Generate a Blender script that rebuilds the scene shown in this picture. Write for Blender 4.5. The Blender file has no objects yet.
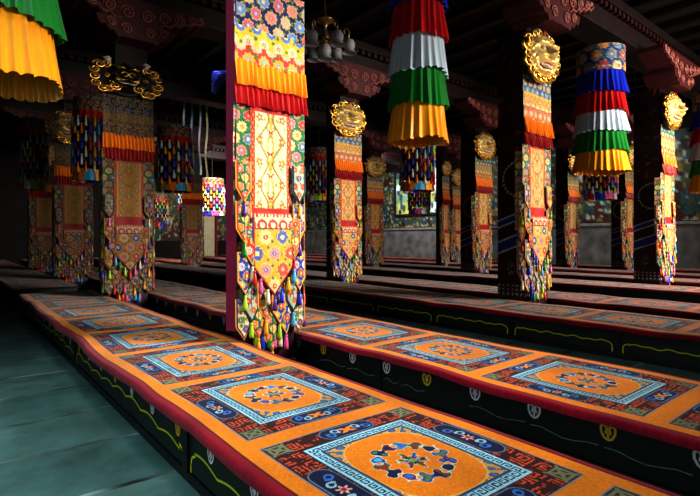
import bpy, bmesh, math, random
import numpy as np
from mathutils import Vector, Matrix

# ---------------------------------------------------------------- basics
# hall axes: x runs across the bench rows, y runs along them, z is up; the floor is z = 0
C = bpy.context.scene.collection
rng = np.random.RandomState(7)
random.seed(7)
PI = math.pi

def lin(r, g, b):
    f = lambda c: ((c/255)/12.92 if c/255 <= .04045 else ((c/255+.055)/1.055)**2.4)
    return np.array([f(r), f(g), f(b)])

_mats = {}
def mat(name, color=(200, 200, 200), rough=.6, metal=0., attr=False, noise=0., scale=8., sheen=0., spec=.5, emit=0., bump=0., trans=0., alpha=1.):
    if name in _mats: return _mats[name]
    m = bpy.data.materials.new(name); m.use_nodes = True
    nt = m.node_tree; bs = nt.nodes['Principled BSDF']
    bs.inputs['Roughness'].default_value = rough
    bs.inputs['Metallic'].default_value = metal
    bs.inputs['Specular IOR Level'].default_value = spec
    if sheen: bs.inputs['Sheen Weight'].default_value = sheen
    c = list(lin(*color))+[1]
    bs.inputs['Base Color'].default_value = c
    src = None
    if attr:
        a = nt.nodes.new('ShaderNodeAttribute'); a.attribute_name = 'Col'; src = a.outputs['Color']
    tc = nt.nodes.new('ShaderNodeTexCoord')
    nz = nt.nodes.new('ShaderNodeTexNoise'); nz.inputs['Scale'].default_value = scale; nz.inputs['Detail'].default_value = 5
    nt.links.new(tc.outputs['Object'], nz.inputs['Vector'])
    if noise:
        mr = nt.nodes.new('ShaderNodeMapRange')
        mr.inputs['From Min'].default_value = .3; mr.inputs['From Max'].default_value = .7
        mr.inputs['To Min'].default_value = 1-noise; mr.inputs['To Max'].default_value = 1+noise
        nt.links.new(nz.outputs['Fac'], mr.inputs['Value'])
        mx = nt.nodes.new('ShaderNodeMix'); mx.data_type = 'RGBA'; mx.blend_type = 'MULTIPLY'; mx.inputs['Factor'].default_value = 1
        if src: nt.links.new(src, mx.inputs[6])
        else: mx.inputs[6].default_value = c
        nt.links.new(mr.outputs['Result'], mx.inputs[7]); src = mx.outputs[2]
    if src: nt.links.new(src, bs.inputs['Base Color'])
    if bump:
        bp = nt.nodes.new('ShaderNodeBump'); bp.inputs['Strength'].default_value = bump; bp.inputs['Distance'].default_value = .01
        nt.links.new(nz.outputs['Fac'], bp.inputs['Height']); nt.links.new(bp.outputs['Normal'], bs.inputs['Normal'])
    if emit:
        bs.inputs['Emission Strength'].default_value = emit
        if src: nt.links.new(src, bs.inputs['Emission Color'])
        else: bs.inputs['Emission Color'].default_value = c
    if trans: bs.inputs['Transmission Weight'].default_value = trans
    _mats[name] = m
    return m

def link(o, parent=None):
    C.objects.link(o)
    if parent: o.parent = parent
    return o
def obj(name, me, m=None, parent=None, loc=None, rot=None, scale=None):
    if m is not None and not me.materials: me.materials.append(m)
    o = bpy.data.objects.new(name, me); link(o, parent)
    if loc is not None: o.location = loc
    if rot is not None: o.rotation_euler = rot
    if scale is not None: o.scale = scale
    return o
def tag(o, label, cat, group=None, kind='thing'):
    o['label'] = label; o['category'] = cat; o['kind'] = kind
    if group: o['group'] = group
    return o
def thing(name, label, cat, loc=(0, 0, 0), rotz=0, group=None):
    o = bpy.data.objects.new(name, None); C.objects.link(o); o.empty_display_size = .1
    o.location = loc; o.rotation_euler = (0, 0, rotz)
    return tag(o, label, cat, group)
def struct(o):
    o['kind'] = 'structure'; return o
_kids = {}
def dup(root, loc, rotz=0, label=None, scale=None):
    r = root.copy(); C.objects.link(r); r.location = loc; r.rotation_euler = (0, 0, rotz)
    if label: r['label'] = label
    if scale: r.scale = scale
    if root not in _kids: _kids[root] = [(c, list(c.children)) for c in root.children]
    for ch, gs in _kids[root]:
        c = ch.copy(); C.objects.link(c); c.parent = r
        for g in gs:
            d = g.copy(); C.objects.link(d); d.parent = c
    return r

def mesh_from(name, V, F, col=None, smooth=True):
    me = bpy.data.meshes.new(name); me.from_pydata([tuple(v) for v in V], [], F)
    if smooth: me.polygons.foreach_set('use_smooth', [True]*len(me.polygons))
    if col is not None:
        ca = me.color_attributes.new('Col', 'FLOAT_COLOR', 'POINT')
        c4 = np.ones((len(V), 4), np.float32); c4[:, :3] = col
        ca.data.foreach_set('color', c4.ravel())
    me.update(); return me
def grid_mesh(name, X, Y, Z, col=None, smooth=True, cyc=False):
    """quads over an (m, n) lattice; parts given as lists are put into one mesh"""
    if not isinstance(X, list): X, Y, Z, col = [X], [Y], [Z], [col]
    co, idx, cc, off = [], [], [], 0
    for k in range(len(X)):
        m, n = X[k].shape
        co.append(np.stack([X[k], Y[k], Z[k]], -1).reshape(-1, 3))
        i = np.arange(m*n).reshape(m, n)
        if cyc: i = np.concatenate([i, i[:, :1]], 1)
        q = np.stack([i[:-1, :-1], i[:-1, 1:], i[1:, 1:], i[1:, :-1]], -1).reshape(-1, 4)+off
        idx.append(q); off += m*n
        if col[k] is not None: cc.append(np.asarray(col[k]).reshape(-1, 3))
    co = np.concatenate(co).astype(np.float32); idx = np.concatenate(idx).astype(np.int32)
    me = bpy.data.meshes.new(name)
    me.vertices.add(len(co)); me.vertices.foreach_set('co', co.ravel())
    me.loops.add(idx.size); me.loops.foreach_set('vertex_index', idx.ravel())
    me.polygons.add(len(idx)); me.polygons.foreach_set('loop_start', np.arange(0, idx.size, 4, dtype=np.int32))
    me.update(calc_edges=True)
    me.polygons.foreach_set('use_smooth', np.full(len(idx), smooth))
    if cc:
        ca = me.color_attributes.new('Col', 'FLOAT_COLOR', 'POINT')
        c4 = np.ones((len(co), 4), np.float32); c4[:, :3] = np.concatenate(cc)
        ca.data.foreach_set('color', c4.ravel())
    return me
class MB:
    """collects shapes that form one mesh"""
    def __init__(s): s.V, s.F = [], []
    def add(s, V, F):
        o = len(s.V); s.V += [tuple(v) for v in V]; s.F += [tuple(i+o for i in f) for f in F]; return s
    def box(s, x0, x1, y0, y1, z0, z1, bev=0.):
        if bev:
            bm = bmesh.new(); bmesh.ops.create_cube(bm, size=1)
            for v in bm.verts: v.co = Vector(((x0+x1)/2+v.co.x*(x1-x0), (y0+y1)/2+v.co.y*(y1-y0), (z0+z1)/2+v.co.z*(z1-z0)))
            bmesh.ops.bevel(bm, geom=bm.edges[:], offset=bev, segments=2, affect='EDGES', profile=.5)
            bm.verts.index_update()
            s.add([v.co[:] for v in bm.verts], [[v.index for v in f.verts] for f in bm.faces]); bm.free(); return s
        V = [(x, y, z) for x in (x0, x1) for y in (y0, y1) for z in (z0, z1)]
        return s.add(V, [(0, 1, 3, 2), (4, 6, 7, 5), (0, 4, 5, 1), (2, 3, 7, 6), (0, 2, 6, 4), (1, 5, 7, 3)])
    def lathe(s, prof, n=12, at=(0, 0, 0), rip=0., rn=0):
        V = []
        for r, z in prof:
            for k in range(n):
                t = 2*PI*k/n; rr = r*(1+rip*math.cos(rn*t)); V.append((at[0]+rr*math.cos(t), at[1]+rr*math.sin(t), at[2]+z))
        F = [(i*n+k, i*n+(k+1) % n, (i+1)*n+(k+1) % n, (i+1)*n+k) for i in range(len(prof)-1) for k in range(n)]
        return s.add(V, F)
    def tube(s, pts, r, n=6, cap=True):
        pts = [Vector(p) for p in pts]; rr = r if isinstance(r, (list, tuple)) else [r]*len(pts)
        V = []; up = Vector((.3, .5, .8)).normalized()
        for i, p in enumerate(pts):
            d = (pts[min(i+1, len(pts)-1)]-pts[max(i-1, 0)])
            d = d.normalized() if d.length > 1e-9 else Vector((0, 0, 1))
            a = d.cross(up)
            if a.length < .05: a = d.cross(Vector((1, 0, 0)))
            a.normalize(); b = d.cross(a)
            V += [tuple(p+rr[i]*(math.cos(2*PI*k/n)*a+math.sin(2*PI*k/n)*b)) for k in range(n)]
        F = [(i*n+k, i*n+(k+1) % n, (i+1)*n+(k+1) % n, (i+1)*n+k) for i in range(len(pts)-1) for k in range(n)]
        if cap: F += [tuple(range(n))[::-1], tuple((len(pts)-1)*n+k for k in range(n))]
        return s.add(V, F)
    def prism(s, poly, y0, y1):
        """outline in (x, z) pushed from y0 to y1"""
        n = len(poly)
        V = [(x, y0, z) for x, z in poly]+[(x, y1, z) for x, z in poly]
        return s.add(V, [tuple(range(n)), tuple(range(n, 2*n))[::-1]]+[(i, n+i, n+(i+1) % n, (i+1) % n) for i in range(n)])
    def ball(s, c, r, sx=1, sy=1, sz=1, n=10, m=7):
        V = []; 
        for i in range(m+1):
            p = PI*i/m
            for k in range(n):
                t = 2*PI*k/n; V.append((c[0]+r*sx*math.sin(p)*math.cos(t), c[1]+r*sy*math.sin(p)*math.sin(t), c[2]+r*sz*math.cos(p)))
        F = [(i*n+k, i*n+(k+1) % n, (i+1)*n+(k+1) % n, (i+1)*n+k) for i in range(m) for k in range(n)]
        return s.add(V, F)
    def mesh(s, name, smooth=False, col=None):
        return mesh_from(name, s.V, s.F, col, smooth)
    def build(s, name, m, parent=None, smooth=False, loc=None): return obj(name, s.mesh(name, smooth), m, parent, loc)

# ---------------------------------------------------------------- pattern helpers (all in numpy)
_lat = rng.rand(64, 64)
def noise(x, y):
    xi = np.floor(x).astype(int); yi = np.floor(y).astype(int); fx = x-xi; fy = y-yi
    fx = fx*fx*(3-2*fx); fy = fy*fy*(3-2*fy)
    g = lambda i, j: _lat[i % 64, j % 64]
    return (g(xi, yi)*(1-fx)+g(xi+1, yi)*fx)*(1-fy)+(g(xi, yi+1)*(1-fx)+g(xi+1, yi+1)*fx)*fy
def hashn(i, j, k=0): return _lat[(i*7+j*13+k*29) % 64, (i*5+j*11+k*17) % 64]
def put(col, mask, c):
    col[mask] = c
def bitmap(rows): return np.array([[int(c) for c in r] for r in rows])
FRET = bitmap(["0000000000", "0111111110", "0100000010", "0101111010", "0101001010", "0101011010", "0101000010", "0101111110", "0100000000", "0111111100"])
TFRET = bitmap(["000000", "111110", "100010", "101010", "111010", "000010"])
def tile(bm, x, y, s):
    n = bm.shape[0]; i = np.floor(y/s*n).astype(int) % n; j = np.floor(x/s*n).astype(int) % bm.shape[1]
    return bm[i, j] > 0

OR = lin(218, 128, 16); OR2 = lin(212, 116, 12); RED = lin(140, 6, 38); MAR = lin(56, 6, 10); KEY = lin(196, 80, 40)
NAVY = lin(10, 18, 60); LBL = lin(156, 200, 212); MBL = lin(30, 76, 150); WHT = lin(205, 210, 205); GGR = lin(120, 122, 92); GRN = lin(70, 92, 50)

S, W = .925, .81
def panel_color(u, v, key):
    n = u.shape; col = np.zeros(n+(3,)); col[:] = OR
    du = np.minimum(u, S-u); dv = np.minimum(v, W-v); d = np.minimum(du, dv)
    x = u-S/2; y = v-W/2
    wob = (noise(u*90+key*9, v*90)-.5)*.006
    put(col, d >= 0, lin(128, 132, 150)); put(col, d > .006, MAR)
    put(col, (d > .014) & tile(FRET, u+.02+wob, v+.03+wob, .092) & (noise(u*34+key, v*34) > .34), KEY)
    sq = (du > .012) & (dv > .012) & (du < .105) & (dv < .105)
    put(col, sq, lin(58, 44, 34))
    sx = np.where(x > 0, S-u, u)-.058; sy = np.where(y > 0, W-v, v)-.058
    put(col, sq & (np.abs(np.abs(sx)-np.abs(sy)) < .010) | sq & (np.hypot(sx, sy) < .016) | sq & (np.abs(np.maximum(np.abs(sx), np.abs(sy))-.034) < .006), GGR)
    # four rounded cartouches
    for (a, h, across) in ((x, dv, W), (y, du, S)):
        L = .165 if across == W else .135
        q = np.hypot(np.maximum(np.abs(a)-L+.045, 0), h-.066)
        put(col, q < .056, MAR); put(col, q < .053, lin(96, 128, 160)); put(col, q < .047, NAVY)
        for s_ in (-1, 1):
            for k in (0, 1):
                cx = s_*(.055+.042*k); r = np.hypot(a-cx, h-.066-(.012 if k else -.012)); th = np.arctan2(h-.066, a-cx)
                put(col, (np.abs(r-.016-.004*np.sin(th*2)) < .0055) & (q < .045), lin(58, 116, 190) if k else lin(150, 180, 200))
        r = np.hypot(a, h-.066); th = np.arctan2(h-.066, a)
        if across == W: put(col, r < .030*(.7+.3*np.cos(6*th)), lin(214, 160, 150)); put(col, r < .011, lin(150, 40, 40))
        else: put(col, (np.abs(a) < .04) & (np.abs(h-.066) < .026) & (np.abs(np.abs(a)-np.abs(h-.066)*1.2) < .016), lin(220, 130, 50))
    # pale blue fretted frame
    put(col, d > .124, NAVY); put(col, d > .130, LBL)
    lw = (d > .136) & (d < .176)
    put(col, lw & tile(TFRET, np.where(du < dv, v, u)+wob*.5, d-.136, .040), lin(16, 40, 84))
    put(col, d > .178, lin(60, 110, 150)); put(col, d > .184, NAVY); put(col, d > .190, OR2)
    put(col, (d > .190) & (d < .194), lin(170, 120, 60))
    ax, ay = S/2-.19, W/2-.19
    se = (np.abs(x)/ax)**2.8+(np.abs(y)/ay)**2.8
    field = d > .194
    # corner sprays
    cx = ax-np.abs(x); cy = ay-np.abs(y); cr = np.hypot(cx, cy); ct = np.arctan2(cy, cx)
    sp = field & (se > .93)
    f = np.sin(cx*95)*np.sin(cy*95+1.2)+.5*np.cos(ct*9)
    put(col, sp, lin(196, 140, 60)); put(col, sp & (f > -.1), lin(190, 196, 180)); put(col, sp & (f > .15), NAVY); put(col, sp & (f > .62), lin(60, 110, 160))
    put(col, field & (np.abs(se-.96) < .05), lin(212, 168, 96))
    put(col, field & (se < .93), OR)
    # centre medallion
    r = np.hypot(x, y*1.04); th = np.arctan2(y, x)
    ring = np.cos(14*th)*.7-((r-.136)/.031)**2+.25+.75*np.cos(th*9+1)*np.cos((r-.136)*120)+.5*(noise(x*60+key, y*60)-.5)
    put(col, field & (ring > -.62) & (r < .19), WHT*.9); 
    sect = np.floor((th+PI)/(2*PI)*14+.5).astype(int)
    pal = np.array([NAVY, MBL, lin(110, 14, 20), NAVY, GRN, MBL, NAVY, lin(120, 20, 20), lin(60, 130, 160), GRN])
    m_ = field & (ring > -.30) & (r < .18); col[m_] = pal[sect[m_] % 10]
    m_ = field & (ring > .45) & (r < .17); col[m_] = pal[(sect[m_]+3) % 10]*1.8
    c2 = np.cos(6*th+.5)*.018+.052+.010*np.cos(14*th)
    put(col, field & (r < c2), WHT*.85); m_ = field & (r < c2-.008)
    s2 = np.floor((th+PI)/(2*PI)*12).astype(int)+(r > .035)
    col[m_] = np.array([NAVY, GRN, lin(130, 20, 24), MBL, lin(150, 150, 120)])[s2[m_] % 5]
    put(col, field & (r < .016), lin(120, 150, 90))
    return col

def rug_color(a, b, bw, a0, key, border, red):
    """a along the runner, b across it (0..bw); panels of S x W repeated every PER"""
    col = np.zeros(a.shape+(3,)); col[:] = OR
    put(col, (b < red) | (b > bw-red), RED)
    e = np.minimum(b, bw-b)
    put(col, np.abs(e-red) < .004, lin(90, 20, 20))
    k = np.floor((a-a0)/PER); u = (a-a0)-k*PER; v = b-(bw-W)/2
    inn = (u < S) & (v > 0) & (v < W)
    pc = panel_color(np.where(inn, u, S/2), np.where(inn, v, W/2), key)
    col[inn] = pc[inn]
    fade = .78+.44*noise(a*5+key*11, b*5)
    tx = .86+.28*noise(a*140, b*140)
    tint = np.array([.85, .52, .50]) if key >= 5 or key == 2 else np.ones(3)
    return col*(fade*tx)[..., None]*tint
PER = 1.022
CARPET = mat('carpet_wool', attr=True, rough=.95, spec=.15, sheen=.15)
def camY(b, a): return .633*b+.774*a
def runner(name, b0, bw, a_start, a_end, a0, key, border, red, zt, sag=.008):
    Xs, Ys, Zs, Cs = [], [], [], []
    k0 = math.floor((a_start-a0)/PER)-1
    edges = [a_start]+[a0+k*PER-(PER-S)/2 for k in range(k0, 60) if a_start+.02 < a0+k*PER-(PER-S)/2 < a_end-.02]+[a_end]
    for e0, e1 in zip(edges[:-1], edges[1:]):
        Y = max(1.2, camY(b0, e0)); cs = max(.0032, .0016*Y)
        if e1 < .55 and b0 < 2: cs = .02
        na = int((e1-e0)/cs)+2; nb = int(bw/cs)+2
        aa = np.linspace(e0, e1, na); bb = np.linspace(0, bw, nb)
        bb = np.concatenate([[-.032, -.020, -.007], bb, [bw+.007, bw+.020, bw+.032]])
        A, B = np.meshgrid(aa, bb, indexing='ij')
        wav = (noise(A*1.3+key*5, A*0+key)-.5)*.035+(noise(A*4, A*0+key*3)-.5)*.010
        Bc = np.clip(B, 0, bw)
        nearw = np.clip(1-Bc/bw*2, -1, 1)
        dz = (noise(A*2.3+key*3, Bc*2.3)-.5)*sag*2
        drop = np.maximum(0, -B)+np.maximum(0, B-bw)
        rnd = -.008*np.exp(-(Bc/.012))-.008*np.exp(-((bw-Bc)/.012))
        Xs.append(b0+np.clip(B, -.006, bw+.006)+wav*nearw); Ys.append(A)
        Zs.append(zt+dz+rnd-drop*(1+.25*noise(A*6, A*0)))
        Cs.append(rug_color(A, Bc, bw, a0, key, border, red))
    return grid_mesh(name, Xs, Ys, Zs, Cs)

# ---------------------------------------------------------------- benches and their runners
BLACKW = mat('black_lacquer', (16, 15, 15), rough=.45, noise=.3, scale=5)
GREENW = mat('dark_green_paint', (14, 30, 20), rough=.5, noise=.3, scale=6)
YLINE = mat('yellow_green_line', (226, 222, 30), rough=.6)
CLINE = mat('pale_blue_line', (110, 140, 140), rough=.6, noise=.5, scale=40)
WMARK = mat('white_motif_paint', (236, 222, 230), rough=.7)
YMARK = mat('ochre_motif_paint', (236, 186, 60), rough=.7)
def heart_pts(c, s):
    """open trefoil outline on a front board: list of polylines in (y, z)"""
    P = []
    for sg in (-1, 1):
        P.append([(c[0]+sg*s*x, c[1]+s*z) for x, z in ((0, -.55), (.28, -.42), (.48, -.05), (.5, .32), (.34, .5), (.14, .42), (.1, .2), (.16, .02))])
    P.append([(c[0], c[1]-s*.35), (c[0], c[1]+s*.3)])
    P.append([(c[0]-.2*s, c[1]-s*.05), (c[0]+.2*s, c[1]-s*.05)])
    return P
def stroke(mb, x, pts, w):
    """flat painted stroke lying on a front board at x"""
    for (y0, z0), (y1, z1) in zip(pts[:-1], pts[1:]):
        d = math.hypot(y1-y0, z1-z0) or 1; ny, nz = -(z1-z0)/d*w, (y1-y0)/d*w
        ey, ez = (y1-y0)/d*w*.5, (z1-z0)/d*w*.5
        mb.add([(x, y0-ey+ny, z0-ez+nz), (x, y1+ey+ny, z1+ez+nz), (x, y1+ey-ny, z1+ez-nz), (x, y0-ey-ny, z0-ez-nz)], [(0, 1, 2, 3)])
def bench(b0, bw, y0, y1, label, style, ztop=.30):
    t = thing('prayer_bench', label, 'bench', (b0+bw/2, (y0+y1)/2, 0))
    ox, oy = -(b0+bw/2), -(y0+y1)/2
    L = lambda mb, n, m: mb.build(n, m, t, loc=(ox, oy, 0))
    x0, x1 = b0+.015, b0+bw-.015
    L(MB().box(x0, x1, y0, y1, ztop-.018, ztop, .004), 'bench_top', BLACKW)
    L(MB().box(x0+.035, x1-.03, y0+.02, y1-.02, 0.05, ztop-.018), 'bench_body', BLACKW)
    L(MB().box(x0+.02, x1-.02, y0+.01, y1-.01, 0, .05, .004), 'plinth', BLACKW)
    xf = x0+.033
    e0, pl0 = {'front': (2.33, 2.65), 'green': (2.07, 1.17), 'black': (.3, 2.4)}[style]
    cuts = [y0]+[e0+pl0*i for i in range(-6, 30) if y0+.1 < e0+pl0*i < y1-.1]+[y1]; n = len(cuts)-1
    near = style in ('front', 'green') or b0 < 5.5
    for yy in cuts: L(MB().box(x0+.012, x0+.04, max(y0, yy-.03), min(y1, yy+.03), .05, ztop-.018), 'front_post', BLACKW)
    for ya, yb in zip(cuts[:-1], cuts[1:]): L(MB().box(x0+.026, x0+.04, ya+.03, yb-.03, .06, ztop-.018), 'front_board', GREENW if style in ('green', 'front') else BLACKW)
    xs = x0+.0245
    def paint(nm, m, pts, w):
        mb = MB(); stroke(mb, xs, pts, w); L(mb, nm, m)
    for k in range(n if near else 0):
        ya, yb = cuts[k]+.05, cuts[k+1]-.05
        if style == 'front':
            pts = [(ya, .06), (ya, .10), (ya+.015, .135), (ya+.05, .15)]
            m = int((yb-ya-.1)/.02)
            pts += [(ya+.05+(yb-ya-.1)*i/m, .135+.026*abs(math.sin(i*.20))-.014*math.cos(i*.07)) for i in range(m+1)]
            pts += [(yb-.05, .15), (yb-.015, .135), (yb, .10), (yb, .06)]
            paint('painted_line', YLINE, pts, .0055)
        elif style == 'green':
            m = 40
            pts = [(ya, .06), (ya, .12), (ya+.02, .145), (ya+.05, .155)]
            pts += [(ya+.05+(yb-ya-.1)*i/m, .15+.012*math.sin(i*.8)*math.cos(i*.23)) for i in range(m+1)]
            pts += [(yb-.05, .155), (yb-.02, .145), (yb, .12), (yb, .06)]
            paint('painted_line', YLINE, pts, .0055)
        elif cuts[k] < 8:
            yy = ya
            while yy < yb:
                l2 = .06+.34*hashn(int(yy*9), 3)
                if hashn(int(yy*7), 5) > .35:
                    paint('painted_dash', CLINE, [(yy+l2*i/6, .135+.012*math.sin(i*1.3+yy)) for i in range(7)], .0022)
                yy += l2+.03
    yy = -1.895 if style == 'front' else -2.06; i = 0
    while yy < y0+.05: yy += .395
    sp, sz, zc = (.395, .056, .213) if style == 'front' else (.39, .068, .222)
    if near and style != 'green':
        hm = {}
        for c in (0, 1):
            mb = MB()
            for p in heart_pts((0, 0), sz): stroke(mb, 0, p, .0052 if style == 'front' else .0058)
            hm[c] = mb.mesh('ochre_motif' if c else 'white_motif'); hm[c].materials.append(YMARK if c else WMARK)
        while yy < min(y1-.1, y0+12):
            c = int(i % 3 == 2)
            obj('ochre_motif' if c else 'white_motif', hm[c], None, t, (ox+xs-.0006, oy+yy, zc)); yy += sp; i += 1
    return t

ROWS = [  # b0, width, y0, y1, style, panel phase, key, bench label, runner label
    (.855, 1.02, -2.2, 9.02, 'front', .830, 1, 'low black bench beside the stone aisle with a yellow-green scalloped painted line', 'orange medallion runner carpet on the bench beside the grey stone floor'),
    (.855, 1.02, 10.0, 25.2, 'front', .830, 2, 'dim low bench at the far left beyond the end of the aisle bench', 'dim reddish runner carpet at the far left past the end of the aisle bench runner'),
    (2.45, 1.01, -2.2, 25.2, 'black', .920, 3, 'second black bench from the stone floor, painted with pale and ochre heart-like motifs', 'medallion runner with crimson edge on the second bench from the stone floor'),
    (5.03, 1.04, -2.0, 25.2, 'green', .60, 4, 'third bench from the stone floor with dark green boards framed by yellow lines', 'runner carpet on the third bench, the one with green boards and yellow lines'),
    (6.66, 1.02, -2.0, 25.2, 'black', 1.0, 5, 'fourth bench from the stone floor, just behind the lion-masked pillar right of centre', 'runner carpet on the fourth bench just behind the lion-masked pillar right of centre'),
    (9.25, 1.04, -2.0, 25.2, 'black', .75, 6, 'fifth bench from the stone floor, dark-fronted, in front of the far right masked pillar', 'red-toned runner carpet on the fifth bench from the stone floor'),
    (11.40, 1.02, -2.0, 25.2, 'black', .95, 7, 'sixth bench from the stone floor, dark and thin with distance', 'dark red runner carpet on the sixth bench from the stone floor'),
    (13.5, 1.0, -2.0, 25.2, 'black', .7, 8, 'seventh bench from the stone floor, nearly black, far back', 'dim runner carpet on the seventh bench from the stone floor'),
    (15.75, 1.0, -2.0, 25.2, 'black', .9, 9, 'last bench, running along the grey stone dado of the far wall', 'dim runner carpet on the last bench beside the grey stone dado'),
]
for b0, bw, y0, y1, style, ph, key, lb, lr in ROWS:
    bench(b0, bw, y0, y1, lb, style)
    me = runner('runner_carpet', b0-.012, bw+.024, y0-.01, y1+.01, ph, key, .06, .042, .322)
    tag(obj('runner_carpet', me, CARPET), lr, 'carpet')

# ---------------------------------------------------------------- brocade pieces
CLOTH = mat('brocade_cloth', attr=True, rough=.6, spec=.35, sheen=.2)
def satin(n, c): return mat(n, c, rough=.30, spec=.6, sheen=.2, noise=.10, scale=3)
SAT = dict(crimson=satin('crimson_satin', (150, 10, 14)), amber=satin('amber_satin', (252, 160, 8)), orange=satin('orange_satin', (240, 132, 8)), red=satin('red_satin', (196, 8, 16)), blue=satin('blue_satin', (14, 44, 190)), white=satin('white_satin', (206, 220, 232)),
           green=satin('green_satin', (6, 128, 40)), yellow=satin('yellow_satin', (248, 168, 6)), magenta=satin('magenta_cloth', (140, 14, 66)), pink=satin('pink_satin', (226, 90, 150)),
           cyan=satin('cyan_satin', (70, 170, 214)), lime=satin('lime_satin', (170, 210, 40)), cream=satin('cream_satin', (226, 214, 180)), purple=satin('purple_satin', (90, 40, 140)))
def brocade(x, z, base, cols, s=.13, seed=0, leaf=(60, 130, 50)):
    """round rosettes on a hexagonal spacing with leaves between them"""
    col = np.zeros(x.shape+(3,)); col[:] = base
    lf = np.sin(x*70+seed)*np.sin(z*62+seed*2)+.6*(noise(x*26+seed, z*26)-.5)
    put(col, lf > .62, lin(*leaf)); put(col, (lf > .55) & (lf < .62), lin(214, 176, 60))
    row = np.floor(z/(s*.8)); best = np.full(x.shape, 9.); ci = np.zeros(x.shape, int); th = np.zeros(x.shape)
    for dr in (0, 1):
        for dc in (0, 1):
            rr = row+dr; off = (rr % 2)*.5*s; cc = np.floor((x-off)/s)+dc
            cx = cc*s+off; cz = rr*s*.8; q = np.hypot(x-cx, z-cz); m = q < best
            best[m] = q[m]; th[m] = np.arctan2(z-cz, x-cx)[m]; ci[m] = ((cc*3+rr*5+seed) % len(cols)).astype(int)[m]
    R = s*.37*(1+.10*np.cos(9*th)); pc = np.array([lin(*c) for c in cols])
    m = best < R; col[m] = pc[ci[m]]
    put(col, (best < R) & (best > R*.88), lin(214, 180, 110))
    m = (best < R*.74) & (np.cos(9*th) > -.1) & (best > R*.4); col[m] = pc[ci[m]]*.6+lin(220, 180, 130)*.16
    m = best < R*.34; col[m] = pc[(ci[m]+1) % len(cols)]
    put(col, best < R*.15, lin(240, 210, 120))
    return col*(.85+.3*noise(x*60, z*60))[..., None]
def flat(name, w, h, fn, res=.008, wav=.006, x0=0.):
    """hanging cloth rectangle: x centred, z from 0 down to -h, front towards -y"""
    X, Z = np.meshgrid(np.linspace(-w/2, w/2, max(4, int(w/res))), np.linspace(0, -h, max(4, int(h/res))), indexing='ij')
    Y = wav*(np.sin(X*23+h*9)+.6*np.sin(Z*11+X*7))
    return grid_mesh(name, X, Y, Z, fn(X, Z))
def frill(name, w, h, pl=.05, dep=.018, flare=.03, seed=0):
    nx = int(w/pl*8); X, T = np.meshgrid(np.linspace(-w/2, w/2, nx), np.linspace(0, 1, 9), indexing='ij')
    ph = X/pl*2*PI+1.6*noise(X*9+seed, T*0)*2
    Y = -dep*(.35+.65*T)*(np.sin(ph)+.25*np.sin(2.3*ph))-flare*T**1.2
    Z = -h*T*(1+.03*np.sin(X*31+seed))-.006*np.sin(ph)*T
    return grid_mesh(name, X+.008*T*np.sin(ph+1)*(1), Y, Z)
def tab_mesh(name, w, h, base, cols, edge, edge2, seed, dim=1.):
    u, v = np.meshgrid(np.linspace(-1, 1, 25), np.linspace(0, 1, 40), indexing='ij')
    tip = .66; hw = np.where(v < tip, 1., np.maximum(0, (1-v)/(1-tip)))
    X = u*w/2*np.maximum(hw, .02); Z = -h*v; Y = -.012*np.cos(u*1.4)-.012*v
    col = brocade(X+seed*.031, Z+seed*.017, lin(*base), cols, w*.60, seed)
    e = np.minimum((w/2-np.abs(X)), (w/2*hw-np.abs(X))*.75)
    put(col, e < .017, lin(*edge)); put(col, e < .008, lin(*edge2))
    put(col, (np.abs(X) < .004) & (v < tip) & (v > .1), col[12, 12]*.5)
    return grid_mesh(name, X, Y, Z, col*dim)
TABPAL = [((226, 158, 10), [(190, 40, 30), (236, 206, 110), (30, 90, 160)], (12, 90, 50), (200, 30, 30)),
          ((6, 88, 62), [(226, 140, 40), (210, 90, 110), (230, 200, 120)], (190, 26, 30), (226, 180, 50)),
          ((16, 50, 150), [(236, 180, 60), (190, 200, 220), (210, 60, 50)], (226, 160, 30), (16, 30, 60)),
          ((206, 190, 160), [(180, 60, 50), (60, 120, 80), (40, 80, 150)], (20, 30, 90), (214, 150, 30)),
          ((184, 26, 22), [(236, 180, 70), (230, 190, 170), (30, 100, 140)], (226, 170, 30), (10, 60, 50)),
          ((204, 96, 20), [(236, 200, 130), (170, 20, 30), (24, 96, 70)], (150, 14, 34), (230, 190, 90)),
          ((150, 180, 170), [(200, 110, 40), (30, 60, 130), (180, 40, 60)], (20, 20, 40), (20, 70, 70)),
          ((12, 20, 46), [(210, 170, 80), (170, 180, 190), (190, 70, 40)], (20, 70, 60), (60, 130, 140))]
TABS = {}
def tab(i, w, h, dim=1.):
    k = (i, round(w, 2), round(h, 2), dim)
    if k not in TABS: TABS[k] = tab_mesh('pointed_tab', w, h, *TABPAL[i], i*3+1, dim); TABS[k].materials.append(CLOTH)
    return TABS[k]
TASS = {}
def tassel(c, big=1.):
    k = (c, big)
    if k not in TASS:
        p = [(0, 0), (.010, -.003), (.013, -.015), (.009, -.026), (.012, -.032), (.017, -.06), (.021, -.10), (.020, -.125), (0, -.122)]
        me = MB().lathe([(r*big, z*big) for r, z in p], 10, rip=.12, rn=5).mesh('tassel', True); me.materials.append(SAT[c]); TASS[k] = me
    return TASS[k]

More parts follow.
